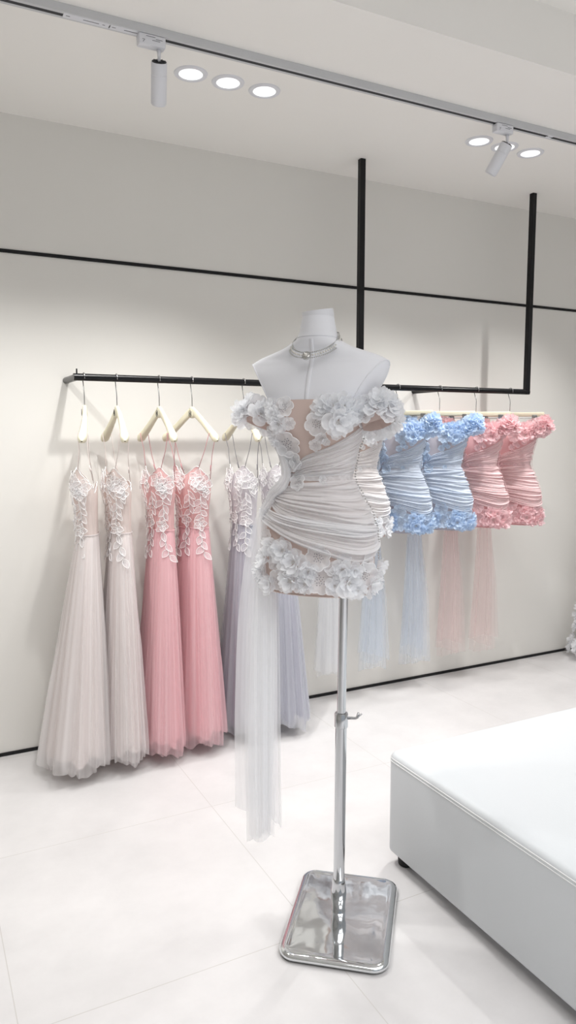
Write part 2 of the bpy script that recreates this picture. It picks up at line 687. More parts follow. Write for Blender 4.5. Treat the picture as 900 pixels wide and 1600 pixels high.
# worn dress / torso (z relative to the straight neckline edge)
TORSO = [
    # z,     cx,     cy,    a,     bf,    bb
    (0.150, 0.000, 0.000, 0.062, 0.060, 0.058),
    (0.132, 0.000, 0.004, 0.096, 0.060, 0.060),
    (0.118, 0.000, 0.006, 0.135, 0.058, 0.060),
    (0.104, 0.000, 0.006, 0.174, 0.056, 0.058),
    (0.088, 0.000, 0.004, 0.198, 0.060, 0.060),
    (0.060, 0.000, 0.000, 0.206, 0.072, 0.066),
    (0.030, 0.000, -0.002, 0.190, 0.082, 0.072),
    (0.000, 0.000, -0.004, 0.160, 0.090, 0.076),
    (-0.050, 0.000, -0.004, 0.129, 0.096, 0.076),
    (-0.100, 0.000, -0.002, 0.121, 0.092, 0.074),
    (-0.160, 0.002, 0.000, 0.101, 0.080, 0.068),
    (-0.225, 0.003, 0.000, 0.090, 0.072, 0.066),
    (-0.270, 0.003, 0.000, 0.110, 0.080, 0.078),
    (-0.330, 0.003, 0.004, 0.141, 0.092, 0.104),
    (-0.400, 0.003, 0.006, 0.155, 0.098, 0.116),
    (-0.480, 0.003, 0.004, 0.155, 0.098, 0.110),
    (-0.545, 0.003, 0.002, 0.146, 0.094, 0.098),
]
DRESS_ROWS = [r for r in TORSO if r[0] < -0.01]
DRESS_ROWS = [(0.01, 0, -0.004, 0.129, 0.090, 0.074), (-0.02, 0, -0.004, 0.130, 0.094, 0.076)] + DRESS_ROWS
S_torso = Surf(TORSO, bust=(-0.075, 0.022, 0.55))
S_worn = Surf(DRESS_ROWS, bust=(-0.075, 0.022, 0.55))
HANG_ROWS = [
    (0.010, 0, 0, 0.150, 0.042, 0.036),
    (-0.050, 0, 0, 0.146, 0.052, 0.040),
    (-0.110, 0, 0, 0.138, 0.052, 0.040),
    (-0.170, 0, 0, 0.122, 0.046, 0.038),
    (-0.235, 0, 0, 0.114, 0.042, 0.038),
    (-0.290, 0, 0, 0.134, 0.046, 0.040),
    (-0.360, 0, 0, 0.160, 0.052, 0.044),
    (-0.430, 0, 0, 0.172, 0.054, 0.046),
    (-0.500, 0, 0, 0.170, 0.052, 0.046),
    (-0.575, 0, 0, 0.160, 0.048, 0.044),
]
S_hang = Surf(HANG_ROWS, bust=(-0.08, 0.012, 0.6))
S_hang.zmul = 1.05

# ------------------------------------------------------------------ fabric blossoms
def petal_grid(R0, wid, lift, rip, ph, nr=6, nf=9):
    P = np.zeros((nf, nr, 3))
    for i in range(nf):
        s = -1 + 2 * i / (nf - 1)
        for j in range(nr):
            t = j / (nr - 1)
            w = wid * (0.22 + 0.78 * math.sin(min(1.0, t * 1.25) * PI / 2)) * (1 - 0.15 * max(0, t - 0.8) / 0.2)
            ang = s * w
            r = R0 * t * (1 - 0.16 * abs(s) ** 3 * t) * (1 + 0.05 * math.sin(5 * s + ph))
            z = R0 * (lift * t ** 1.6 + 0.16 * (s * s) * t + rip * t * t * math.sin(4.4 * s + ph))
            P[i, j] = (r * math.cos(ang), r * math.sin(ang), z)
    return P


def ruffled_flower(name, mat, seed, R0=0.03):
    rg = random.Random(seed)
    mb = MB()
    for ring, (n, rr, lift) in enumerate(((5, 1.0, 0.28), (5, 0.78, 0.62), (3, 0.5, 1.0))):
        off = rg.random() * 6
        for k in range(n):
            a = off + 2 * PI * k / n + rg.uniform(-.15, .15)
            G = petal_grid(R0 * rr * rg.uniform(.88, 1.1), PI / n * 1.12, lift * rg.uniform(.6, 1.3), rg.uniform(.10, .2), rg.random() * 6)
            ca, sa = math.cos(a), math.sin(a)
            Q = G.copy()
            Q[..., 0] = G[..., 0] * ca - G[..., 1] * sa
            Q[..., 1] = G[..., 0] * sa + G[..., 1] * ca
            Q[..., 2] += 0.0015 * ring
            mb.grid(Q)
    for k in range(5):
        a = 2 * PI * k / 5
        mb.ball((0.10 * R0 * math.cos(a), 0.10 * R0 * math.sin(a), 0.16 * R0), 0.05 * R0, 1, 6, 4)
    o = mb.build(name, [mat, M_pearl])
    return o


def eyelet_flower(name, mat, edge_mat, seed, R0=0.026):
    rg = random.Random(seed)
    mb = MB()
    lob = rg.choice([6, 7, 8])
    na, nr = 48, 5
    P = np.zeros((na, nr, 3))
    ph = rg.random() * 6
    for i in range(na):
        a = 2 * PI * i / na
        rad = R0 * (0.80 + 0.20 * abs(math.cos(lob * a / 2)) ** 0.6)
        for j in range(nr):
            t = 0.03 + 0.97 * j / (nr - 1)
            P[i, j] = (rad * t * math.cos(a), rad * t * math.sin(a), R0 * (0.18 * t * t + 0.10 * t * t * math.sin(2 * a + ph) + 0.05 * t * math.sin(lob * a)))
    mb.grid(P, closed=True)
    mb.tube([tuple(P[i, -1]) for i in range(na)], 0.0008, 5, 1, closed=True)
    for k in range(16):
        a = k * 2.4
        r = R0 * 0.10 * math.sqrt(k + 0.5)
        t = r / R0
        mb.lathe([(0.0001, 0.0007), (0.0009, 0.0006), (0.0010, 0.0)], 6, (r * math.cos(a), r * math.sin(a), R0 * (0.18 * t * t + 0.04 * t) + 0.0003), 2)
    return mb.build(name, [mat, edge_mat, M_dots])


class FlowerKit:
    def __init__(self, key, mat, edge):
        self.meshes = {'r': [], 'e': []}
        for s in range(4):
            o = ruffled_flower('blossom', mat, hash((key, s)) % 9999 if False else 100 * len(key) + s)
            self.meshes['r'].append(o.data)
            bpy.data.objects.remove(o)
        for s in range(3):
            o = eyelet_flower('eyelet_flower', mat, edge, 50 * len(key) + s)
            self.meshes['e'].append(o.data)
            bpy.data.objects.remove(o)

    def place(self, parent, p, n, kind, size, rg, tilt=0.25):
        me = rg.choice(self.meshes[kind])
        o = bpy.data.objects.new('blossom' if kind == 'r' else 'eyelet_flower', me)
        COL.objects.link(o)
        o.parent = parent
        nn = (Vector(n) + Vector((rg.uniform(-tilt, tilt), rg.uniform(-tilt, tilt), rg.uniform(-tilt, tilt)))).normalized()
        q = nn.to_track_quat('Z', 'Y') @ Quaternion((0, 0, 1), rg.random() * 6.28)
        o.matrix_local = Matrix.Translation(Vector(p)) @ q.to_matrix().to_4x4() @ Matrix.Scale(size * (1.14 if kind == 'r' else 1.05), 4)
        return o


# ------------------------------------------------------------------ short draped dress
def fold(v, u, nf, seed):
    """irregular gathers: ridges that wander, start and fade along the sweep"""
    rg = random.Random(int(seed * 1000) + 17)
    f = np.zeros(np.broadcast(v, u).shape)
    n = int(nf * 2.6)
    for k in range(n):
        c = (k + rg.uniform(.1, .9)) / n + rg.uniform(-.16, .16) * (u - .5) + 0.03 * np.sin(u * rg.uniform(3, 8) + rg.random() * 6)
        w = rg.uniform(.35, .9) / n
        a = rg.uniform(.35, 1.0)
        u0, ul = rg.uniform(-.2, 1.0), rg.uniform(.25, .8)
        win = np.exp(-((u - u0) / ul) ** 4)
        d = v - c
        f = np.maximum(f, a * win * np.exp(-np.where(d > 0, (d / w) ** 2, (d / (w * .45)) ** 2)))
    return f + 0.12 * np.sin(v * 61 + u * 9 + seed) + 0.06 * np.sin(v * 97 - u * 14)


def drape(S, uL, uR, lo, hi, nf, amp, off0, ph, nu=64, nv=90, endpinch=0.4):
    """lo / hi: lists of (u, z) giving the lower and upper edge"""
    u = np.linspace(0, 1, nu)[:, None]
    v = np.linspace(0, 1, nv)[None, :]
    zl = hermite([p[0] for p in lo], [p[1] for p in lo], u)
    zh = hermite([p[0] for p in hi], [p[1] for p in hi], u)
    z = zl + (zh - zl) * v
    th = uL + (uR - uL) * u + 0 * v
    env = np.minimum(1.0, np.minimum(v, 1 - v) * 14) * (1 - endpinch * np.exp(-((u - 1) / 0.12) ** 2))
    f = fold(v, u, nf, ph)
    base = S(th, z, off0)
    nx = S(th, z, off0 + 0.01)
    d = (nx - base)
    d /= np.linalg.norm(d, axis=-1, keepdims=True) + 1e-9
    return base + d * (amp * f * env)[..., None]


def tail_sheet(top, side, out, spans, zs, amp, nf, seed, nu=70, nv=40):
    """hanging pleated strip. spans: list of (z, left, right) offsets along side; out = fold direction"""
    rg = random.Random(seed)
    u = np.linspace(0, 1, nu)[:, None]
    zz = [s[0] for s in spans]
    z0, z1 = zz[0], zz[-1]
    v = np.linspace(0, 1, nv)[None, :]
    jag = 0.003 * np.sin(u * 11 + seed) + 0.014 * np.sin(u * 4 + seed * 2)
    zbot = z1 + jag
    z = z0 + (zbot - z0) * v
    l = hermite(zz, [s[1] for s in spans], z)
    r = hermite(zz, [s[2] for s in spans], z)
    ph = rg.random() * 6
    uu = u + 0.018 * np.sin(u * PI * nf * 2 + ph) * (1 - v * .3)
    s = l + (r - l) * uu
    fd = amp * (0.25 + 0.75 * v) * (np.sin(u * PI * 2 * nf + ph) + 0.45 * np.sin(u * PI * 2 * nf * 1.83 + 2 * ph + 1.2 * v))
    top, side, out = np.array(top), np.array(side), np.array(out)
    P = top + s[..., None] * side + fd[..., None] * out
    P[..., 2] = z
    return P


def short_dress(root, S, kit, mats, seed, flat=False, sleeves=True):
    """parts: lining, waist_band, bust_drape, hip_drape, side_tail, flowers, sleeves, trim"""
    rg = random.Random(seed)
    lining, tul, tail_m, beads = mats
    dep = 0.5 if flat else 1.0
    # lining
    th = np.linspace(-PI, PI, 73)[:-1][:, None]
    zt = -0.014 - 0.012 * (1 - np.cos(th)) * 0.5
    v = np.linspace(0, 1, 40)[None, :]
    z = zt + (-0.545 - zt) * v
    mb = MB()
    mb.grid(S(th + 0 * z, z, 0.004), closed=True)
    mb.build('lining', lining, root)
    # hem roll
    mb = MB()
    mb.tube([tuple(S(t, -0.545, 0.004)) for t in np.linspace(-PI, PI, 64)[:-1]], 0.0025, 6, closed=True)
    mb.build('hem_roll', lining, root)
    # waist band
    mb = MB()
    P = S(th + 0 * np.linspace(0, 1, 5)[None, :], np.linspace(-0.232, -0.214, 5)[None, :] + 0 * th, 0.0065)
    mb.grid(P, closed=True)
    mb.tube([tuple(S(t, -0.214, 0.0072)) for t in np.linspace(-PI, PI, 64)[:-1]], 0.0011, 5, closed=True)
    mb.build('waist_band', tul, root)
    # bust drape (from the left waist up to the right side)
    fm = 1.05 if flat else 1.1
    mb = MB()
    mb.grid(drape(S, R(-24), R(104), [(0, -0.226), (0.35, -0.219), (1, -0.214)], [(0, -0.205), (0.15, -0.166), (0.44, -0.136), (0.78, -0.090), (1, -0.060)], 6, 0.0080 * fm, 0.008, seed * 0.7), swap=True)
    mb.grid(drape(S, R(104), R(230), [(0, -0.214), (1, -0.214)], [(0, -0.060), (1, -0.03)], 5, 0.004, 0.008, seed * 0.5, nu=20, nv=50), swap=True)
    mb.build('bust_drape', tul, root)
    # hip drape, two overlapping sweeps
    mb = MB()
    mb.grid(drape(S, R(-62), R(112), [(0, -0.302), (0.3, -0.348), (0.7, -0.385), (1, -0.382)], [(0, -0.258), (0.08, -0.252), (0.30, -0.238), (0.6, -0.231), (1, -0.230)], 6, 0.0110 * fm, 0.009, 1.1 + seed), swap=True)
    mb.grid(drape(S, R(-64), R(112), [(0, -0.352), (0.1, -0.362), (0.276, -0.394), (0.425, -0.424), (0.667, -0.452), (0.85, -0.438), (1, -0.41)], [(0, -0.312), (0.25, -0.328), (0.6, -0.345), (1, -0.36)], 5, 0.0110 * fm, 0.013, 2.3 + seed), swap=True)
    mb.grid(drape(S, R(112), R(270), [(0, -0.41), (1, -0.38)], [(0, -0.238), (1, -0.232)], 6, 0.006, 0.009, seed * 0.9, nu=30, nv=60), swap=True)
    mb.build('hip_drape', tul, root)
    # beaded side seam
    mb = MB()
    for k in range(70):
        zz = -0.02 - 0.52 * k / 69
        p = S(R(97 + 2 * math.sin(k)), zz, 0.016 if zz < -0.23 else 0.014)
        mb.ball(tuple(p), 0.0024, 0, 6, 4)
    mb.build('side_seam_beads', beads, root)
    # side tail: rope of tulle from the left underarm to the waist and hip knot
    mb = MB()
    path = [(-58, -0.085, .012), (-50, -0.13, .013), (-42, -0.175, .014), (-39, -0.215, .016), (-44, -0.245, .020), (-58, -0.272, .022), (-68, -0.305, .020), (-72, -0.34, .018)]
    nn = 44
    tt = np.linspace(0, len(path) - 1, nn)
    idx = np.arange(len(path))
    ths = np.radians(hermite(idx, [p[0] for p in path], tt)); zs_ = hermite(idx, [p[1] for p in path], tt); of = hermite(idx, [p[2] for p in path], tt)
    pts = [Vector(S(a, b, c)) for a, b, c in zip(ths, zs_, of)]
    na = 40
    P = np.zeros((na, nn, 3))
    for j in range(nn):
        t = (pts[min(j + 1, nn - 1)] - pts[max(j - 1, 0)]).normalized()
        w = Vector((math.sin(ths[j]), -math.cos(ths[j]), 0))
        w = (w - t * w.dot(t)).normalized()
        b = t.cross(w)
        for i in range(na):
            a = 2 * PI * i / na
            rr = 0.0135 * (1 + 0.16 * math.sin(6 * a + seed) + 0.12 * math.sin(11 * a + 0.25 * j)) * (0.85 + 0.3 * j / nn)
            P[i, j] = pts[j] + (w * math.cos(a) * 0.75 + b * math.sin(a) * 1.15) * rr
    mb.grid(P, closed=True)
    mb.build('side_tail', tail_m, root)
    # blossoms: (theta deg, z, kind, size)
    fl = []
    for row in (
        (-24, -.038, 'e', 1.2), (-28, -.078, 'r', .85), (-26, -.13, 'e', 1.45), (-44, -.03, 'r', .8), (-16, -.078, 'e', .67), (-24, -.174, 'e', .95), (-22, -.024, 'e', .7), (-36, -.054, 'r', .8), (-46, -.07, 'e', 1.0), (-44, -.115, 'r', .8), (-40, -.15, 'e', .9),
        (14, -.078, 'e', 1.2), (16, -.05, 'e', .85), (20, -.034, 'r', .9), (30, -.034, 'r', 1.0), (42, -.032, 'r', 1.1), (38, -.075, 'r', 1.3), (56, -.040, 'r', 1.05), (74, -.062, 'e', .95), (64, -.03, 'r', .85), (50, -.062, 'r', 1.05), (84, -.04, 'r', .9),
        (18, -.114, 'e', .62), (10, -.134, 'e', .65), (38, -.108, 'e', .55), (24, -.126, 'e', .45), (-33, -.188, 'e', .9), (-18, -.182, 'e', .76),
        (-16, -.236, 'e', .92), (20, -.228, 'e', .42),
        (-50, -.398, 'e', .95), (-38, -.418, 'r', 1.05), (-22, -.424, 'r', 1.1), (-10, -.454, 'r', 1.25), (-32, -.462, 'e', .9), (10, -.438, 'e', 1.35), (-28, -.508, 'e', 1.2), (-14, -.505, 'r', 1.1), (2, -.474, 'r', .9), (12, -.500, 'e', 1.4),
        (0, -.510, 'r', 1.0), (23, -.466, 'e', .75), (34, -.466, 'r', .95), (40, -.504, 'r', 1.3), (64, -.486, 'e', 1.4), (67, -.455, 'e', .95), (26, -.512, 'r', .85), (36, -.440, 'e', .72), (-44, -.525, 'r', .9), (49, -.470, 'r', .75), (-52, -.455, 'r', 1.0),
        (54, -.522, 'r', .9), (80, -.515, 'r', 1.1), (94, -.48, 'r', 1.0), (-64, -.50, 'r', 1.05), (-68, -.44, 'e', 1.0), (-80, -.51, 'r', 1.0)):
        fl.append(row)
    for th_, z_, k_, s_ in fl:
        p, n, _, _ = S.frame(R(th_), z_, 0.009 if k_ == 'e' else 0.012)
        kit.place(root, p, n, k_, s_, rg, 0.15 if k_ == 'e' else 0.3)
    # off-shoulder sleeves
    if sleeves:
        for sg in (-1, 1):
            aTop = 0.150 if not flat else 0.158
            c = Vector((sg * (aTop + (0.018 if not flat else 0.012)), -0.012 * dep, -0.058 if not flat else -0.030))
            ax = Vector((sg * 0.35, -0.25 * dep, -1)).normalized()
            e1 = ax.orthogonal().normalized()
            e2 = ax.cross(e1)
            rx = 0.042 if not flat else 0.034
            na_, nh = 40, 5
            P = np.zeros((na_, nh, 3))
            for i in range(na_):
                a = 2 * PI * i / na_
                for j in range(nh):
                    q = c + (e1 * math.cos(a) + e2 * math.sin(a)) * rx * (1 + 0.03 * math.sin(9 * a)) + ax * (0.05 * (j / (nh - 1) - 0.5))
                    P[i, j] = (q.x, q.y * (1 if not flat else 0.75), q.z)
            mb = MB()
            mb.grid(P, closed=True)
            sl = mb.build('sleeve', lining, root)
            k = 0
            for lev, nfl in ((-0.026, 9), (-0.002, 8), (0.019, 8)):
                for i in range(nfl):
                    a = 2 * PI * (i + 0.5 * (k % 2)) / nfl
                    d = (e1 * math.cos(a) + e2 * math.sin(a))
                    if d.x * sg < -0.80:
                        continue
                    if not flat and lev > 0 and d.x * sg < 0.2 and d.y < 0:
                        continue
                    q = c + d * (rx + 0.004) + ax * lev
                    q.y *= (1 if not flat else 0.75)
                    kit.place(sl, q, d - ax * 0.25, 'r' if (i + k) % 4 else 'e', rg.uniform(.85, 1.2), rg, .3)
                k += 1


# white family
M_nude = cloth('nude stretch lining', (216, 196, 188), transl=0.1)
M_org_w = cloth('white organza', (250, 251, 253), 0.86, 0.06, 3, 3, 0.42)
M_tul_w = cloth('dense white tulle', (248, 248, 250), 0.78, 0.14, 34, 2, 0.25)
M_train_w = cloth('sheer white tulle', (250, 251, 253), 0.52, 0.06, 7, 0.25, 0.40, detail=1.0)
M_edge_w = pbr('white embroidery thread', (246, 246, 248), 0.7)
kit_w = FlowerKit('w', M_org_w, M_edge_w)
M_org_b = cloth('pale blue organza', (216, 232, 250), 0.90, 0.06, 3, 3, 0.35)
M_tul_b = cloth('dense pale blue tulle', (224, 234, 248), 0.86, 0.12, 34, 2, 0.2)
M_train_b = cloth('sheer pale blue tulle', (224, 235, 249), 0.30, 0.05, 8, 0.3, 0.45, detail=1.0)
M_edge_b = pbr('pale blue embroidery thread', (210, 228, 247), 0.7)
kit_b = FlowerKit('bb', M_org_b, M_edge_b)
M_org_p = cloth('pink organza', (250, 222, 225), 0.90, 0.06, 3, 3, 0.35)
M_tul_p = cloth('dense pink tulle', (248, 222, 223), 0.86, 0.12, 34, 2, 0.2)
M_train_p = cloth('sheer pink tulle', (250, 228, 227), 0.26, 0.05, 8, 0.3, 0.45, detail=1.0)
M_edge_p = pbr('pink embroidery thread', (247, 214, 218), 0.7)
kit_p = FlowerKit('ppp', M_org_p, M_edge_p)
M_nude_b = cloth('nude lining under blue', (206, 200, 206), transl=0.1)
M_nude_p = cloth('dusky pink lining', (232, 184, 186), transl=0.1)

# ------------------------------------------------------------------ mannequin
MX, MY = 1.064, 1.743
ALPHA = R(-48)
BODY_DX = -0.071
NECK_Z = 1.53          # height of the dress neckline
man = thing('mannequin', 'headless white dress form on a chrome pole stand', 'mannequin', (MX, MY, 0), ALPHA)
# torso: neck to hem, shoulders cut by two planes
th = np.linspace(-PI, PI, 97)[:-1][:, None]
zz = np.concatenate([np.linspace(0.150, 0.08, 22), np.linspace(0.075, -0.545, 60)])[None, :]
P = S_torso(th + 0 * zz, zz + 0 * th)
bm = bmesh.new()
nu, nv = P.shape[:2]
vv = [[bm.verts.new(P[i, j]) for j in range(nv)] for i in range(nu)]
for i in range(nu):
    for j in range(nv - 1):
        bm.faces.new((vv[i][j], vv[i][j + 1], vv[(i + 1) % nu][j + 1], vv[(i + 1) % nu][j]))
# neck on top
neck = [(0.150, .062, .059), (0.158, .0565, .055), (0.172, .0515, .052), (0.190, .048, .049), (0.205, .0450, .047), (0.213, .0435, .0455)]
prev = [vv[i][0] for i in range(nu)]
for z, a, b in neck[1:]:
    cur = []
    for i in range(nu):
        t = float(th[i, 0])
        cur.append(bm.verts.new((a * math.sin(t), -0.001 - b * math.cos(t), z)))
    for i in range(nu):
        bm.faces.new((prev[i], prev[(i + 1) % nu], cur[(i + 1) % nu], cur[i]))
    prev = cur
bm.faces.new(prev)
bm.faces.new([vv[i][nv - 1] for i in range(nu - 1, -1, -1)])
bmesh.ops.recalc_face_normals(bm, faces=bm.faces[:])
caps = []
for sg in (-1, 1):
    pn = Vector((sg * 0.84, -0.27, -0.44)).normalized()
    pc = Vector((sg * 0.186, 0.0, 0.075))
    r = bmesh.ops.bisect_plane(bm, geom=bm.verts[:] + bm.edges[:] + bm.faces[:], plane_co=pc, plane_no=pn, clear_outer=True)
    cut = [e for e in r['geom_cut'] if isinstance(e, bmesh.types.BMEdge)]
    # order the loop
    adj = {}
    for e in cut:
        a, b = e.verts
        adj.setdefault(a, []).append(b)
        adj.setdefault(b, []).append(a)
    start = next(iter(adj)); loop = [start]; prevv = None; curv = start
    while True:
        nx = [w for w in adj[curv] if w is not prevv]
        if not nx or nx[0] is start:
            break
        prevv, curv = curv, nx[0]
        loop.append(curv)
        if len(loop) > 500:
            break
    caps.append(([v.co.copy() for v in loop], pn))
mb = MB()
bm.verts.index_update()
mb.add([(v.co.x + BODY_DX, v.co.y, v.co.z + NECK_Z) for v in bm.verts], [tuple(v.index for v in f.verts) for f in bm.faces])
bm.free()
torso = auto_smooth(mb.build('torso', M_jersey, man), 60)
OFF = Vector((BODY_DX, 0, NECK_Z))
for loop, pn in caps:
    c = sum(loop, Vector()) / len(loop)
    mb = MB()
    n = len(loop)
    vs_, fs_ = [], []
    for k, s in enumerate((1.0, 0.96, 0.6, 0.25)):
        for p in loop:
            vs_.append(c + (p - c) * s + pn * (0.0, 0.003, 0.007, 0.009)[k] + OFF)
    for k in range(3):
        for i in range(n):
            fs_.append((k * n + i, k * n + (i + 1) % n, (k + 1) * n + (i + 1) % n, (k + 1) * n + i))
    fs_.append(tuple(3 * n + i for i in range(n)))
    mb.add(vs_, fs_)
    cap = mb.build('arm_cap', M_jersey, man)
    mb = MB()
    mb.tube([p + OFF + pn * 0.001 for p in loop], 0.0017, 6, closed=True)
    mb.build('cap_seam', M_jersey, cap)
# seams
mb = MB()
mb.grid(np.array([[np.array(S_torso(x_ / max(0.05, float(hermite(S_torso.z, S_torso.a, z))) * 1.0, z, o_)) + np.array(OFF) for z in np.linspace(0.149, -0.03, 40)] for x_, o_ in ((-.0045, -.0006), (-.004, .0012), (.004, .0012), (.0045, -.0006))]))
mb.build('front_seam', M_jersey, torso)
mb = MB()
mb.tube([Vector((0.0585 * math.sin(t), -0.001 - 0.0565 * math.cos(t), 0.1545 + 0.004 * math.cos(t))) + OFF for t in np.linspace(-PI, PI, 49)[:-1]], 0.0018, 6, closed=True)
mb.build('neck_seam', M_jersey, torso)
mb = MB()
Mx = Matrix.Translation(Vector((0, -0.001, 0.2135)) + OFF) @ Matrix.Rotation(R(9), 4, 'X') @ Matrix.Rotation(R(-4), 4, 'Y')
mb.lathe([(0.0435, -0.006), (0.0438, 0.0), (0.0438, 0.016), (0.0425, 0.0185), (0.0005, 0.019)], 40, (0, 0, 0), 0, Mx)
auto_smooth(mb.build('neck_cap', M_white, man), 40)
# stand
mb = MB()
mb.tube([(0.004, 0, 0.60), (0.008, 0.0, NECK_Z - 0.55)], 0.0128, 24)
auto_smooth(mb.build('upper_pole', M_chrome, man))
mb = MB()
mb.tube([(0, 0, 0.02), (0.004, 0, 0.62)], 0.0165, 24)
auto_smooth(mb.build('lower_pole', M_chrome, man))
mb = MB()
mb.lathe([(0.0168, 0.585), (0.0195, 0.587), (0.0195, 0.625), (0.0180, 0.628), (0.0135, 0.628)], 28, (0.004, 0, 0))
collar = auto_smooth(mb.build('collar', M_chrome, man))
mb = MB()
rdir = Vector((math.cos(R(20)), math.sin(R(20)), 0))
b0 = Vector((0.004, 0, 0.612))
mb.tube([b0 + rdir * 0.018, b0 + rdir * 0.042, b0 + rdir * 0.046 + Vector((0, 0, 0.002)), b0 + rdir * 0.049 + Vector((0, 0, 0.016))], [0.004, 0.004, 0.0042, 0.003], 10)
mb.tube([b0 + rdir * 0.043, b0 + rdir * 0.054 + Vector((0.004, 0.004, 0.012))], 0.0025, 8)
mb.build('clamp_screw', M_steel, collar)
mb = MB()
mb.lathe([(0.0166, 0.122), (0.0180, 0.120), (0.0195, 0.105), (0.0225, 0.088), (0.0232, 0.075), (0.0222, 0.060), (0.0205, 0.050), (0.0200, 0.026), (0.0215, 0.021)], 28)
auto_smooth(mb.build('pole_socket', M_chrome, man), 30)
# base plate, rolled edge
bang = R(50.6) - ALPHA
mb = MB()
bc = Vector((0.0, -0.021, 0))
rings = []
HXb, HYb, RC = 0.205, 0.150, 0.045
prof = [(-0.006, 0.002), (0.0, 0.008), (0.0015, 0.014), (-0.003, 0.0195), (-0.009, 0.0225), (-0.016, 0.0228), (-0.022, 0.0222), (-0.030, 0.0218)]
for off, z in prof:
    rings.append(rrect(HXb + off, HYb + off, max(0.012, RC + off), z, 8))
n = len(rings[0])
vs_, fs_ = [], []
rotm = Matrix.Rotation(bang, 3, 'Z')
cl = Matrix.Rotation(-ALPHA, 3, 'Z') @ Vector((0.0, -0.020, 0))
for rg_ in rings:
    for p in rg_:
        vs_.append(rotm @ Vector(p) + cl)
for k in range(len(rings) - 1):
    for i in range(n):
        fs_.append((k * n + i, k * n + (i + 1) % n, (k + 1) * n + (i + 1) % n, (k + 1) * n + i))
# dished plate towards the middle
last = rings[-1]
L0 = (len(rings) - 1) * n
cnt = len(vs_)
for k, (s, z) in enumerate(((0.8, 0.0216), (0.5, 0.0216), (0.15, 0.0218))):
    for p in last:
        vs_.append(rotm @ Vector((p[0] * s, p[1] * s, z)) + cl)
    b = cnt + k * n
    a = L0 if k == 0 else cnt + (k - 1) * n
    for i in range(n):
        fs_.append((a + i, a + (i + 1) % n, b + (i + 1) % n, b + i))
fs_.append(tuple(cnt + 2 * n + i for i in range(n)))
fs_.append(tuple(range(n - 1, -1, -1)))
mb.add(vs_, fs_)
M_base = pbr('polished steel plate', (226, 229, 231), 0.04, metal=1.0, bump=(7.0, 0.35))
auto_smooth(mb.build('base_plate', M_base, man), 60)

# pearl necklace
nk = thing('pearl_necklace', 'pearl and crystal choker with a round pendant on the dress form neck', 'necklace',
           Vector((MX, MY, NECK_Z)) + Matrix.Rotation(ALPHA, 3, 'Z') @ Vector((BODY_DX, 0, 0)), ALPHA)


def neck_pt(t, dz=0.0, off=0.003):
    c = 0.5 + 0.5 * math.cos(t)
    z = 0.168 - 0.066 * c ** 2.4 + dz
    if z > 0.15:
        zs_ = [n_[0] for n_ in neck]
        a = float(hermite(zs_, [n_[1] for n_ in neck], z)); b = float(hermite(zs_, [n_[2] for n_ in neck], z))
    else:
        a = 0.062 + (0.15 - z) * 0.55; b = 0.060 + (0.15 - z) * 0.55
    return Vector(((a + off) * math.sin(t), -(b + off) * math.cos(t), z))


for dz, rad, mat, cnt_ in ((0.0075, 0.0020, M_silver, 120), (0.0, 0.0031, M_pearl, 78), (-0.0075, 0.0020, M_silver, 120)):
    mb = MB()
    for k in range(cnt_):
        mb.ball(neck_pt(2 * PI * k / cnt_ - PI, dz, 0.0045), rad, 0, 6, 4)
    mb.build('strand', mat, nk)
pp = neck_pt(0.0, -0.002, 0.010)
Mp = Matrix.Translation(pp) @ Matrix.Rotation(R(62), 4, 'X') @ Matrix.Scale(1.25, 4)
mb = MB()
mb.lathe([(0.0005, -0.002), (0.009, -0.002), (0.010, 0.0), (0.0075, 0.0025), (0.0005, 0.003)], 24, (0, 0, 0), 0, Mp)
for k in range(16):
    a = 2 * PI * k / 16
    mb.ball(Mp @ Vector((0.0088 * math.cos(a), 0.0088 * math.sin(a), 0.002)), 0.0017, 0, 6, 4)
pend = mb.build('pendant', M_silver, nk)
mb = MB()
mb.ball(Mp @ Vector((0, 0, 0.004)), 0.0050, 0, 14, 9)
mb.build('centre_pearl', M_pearl, pend)

# dress worn by the mannequin
wd = thing('floral_mini_dress', 'white tulle and blossom mini dress with a long train, worn by the dress form', 'dress',
           Vector((MX, MY, NECK_Z)) + Matrix.Rotation(ALPHA, 3, 'Z') @ Vector((BODY_DX, 0, 0)), ALPHA, 'short floral dresses')
short_dress(wd, S_worn, kit_w, (M_nude, M_tul_w, M_tul_w, M_silver), 3)
side = Matrix.Rotation(-ALPHA - yaw - R(3), 3, 'Z') @ Vector((1, 0, 0))   # train spread direction
out = Vector((-side.y, side.x, 0))
kn = Vector(S_worn(R(-74), -0.33, 0.020))
sheets = [
    [(-0.315, -0.012, 0.020), (-0.36, -0.030, 0.026), (-0.50, -0.062, 0.020), (-0.78, -0.086, 0.014), (-1.05, -0.092, 0.010), (-1.225, -0.092, 0.004)],
    [(-0.315, -0.012, 0.024), (-0.36, -0.020, 0.030), (-0.50, -0.040, 0.034), (-0.78, -0.056, 0.036), (-1.05, -0.060, 0.034), (-1.320, -0.056, 0.026)],
    [(-0.315, -0.010, 0.026), (-0.36, -0.010, 0.034), (-0.50, -0.012, 0.042), (-0.78, -0.010, 0.048), (-1.05, -0.008, 0.050), (-1.260, 0.002, 0.052)],
    [(-0.315, -0.010, 0.026), (-0.36, -0.014, 0.030), (-0.50, -0.024, 0.030), (-0.78, -0.040, 0.030), (-1.05, -0.048, 0.026), (-1.305, -0.046, 0.018)],
    [(-0.315, -0.010, 0.020), (-0.36, -0.010, 0.020), (-0.50, -0.016, 0.022), (-0.78, -0.026, 0.024), (-1.05, -0.026, 0.024), (-1.290, -0.022, 0.020)],
]
mb = MB()
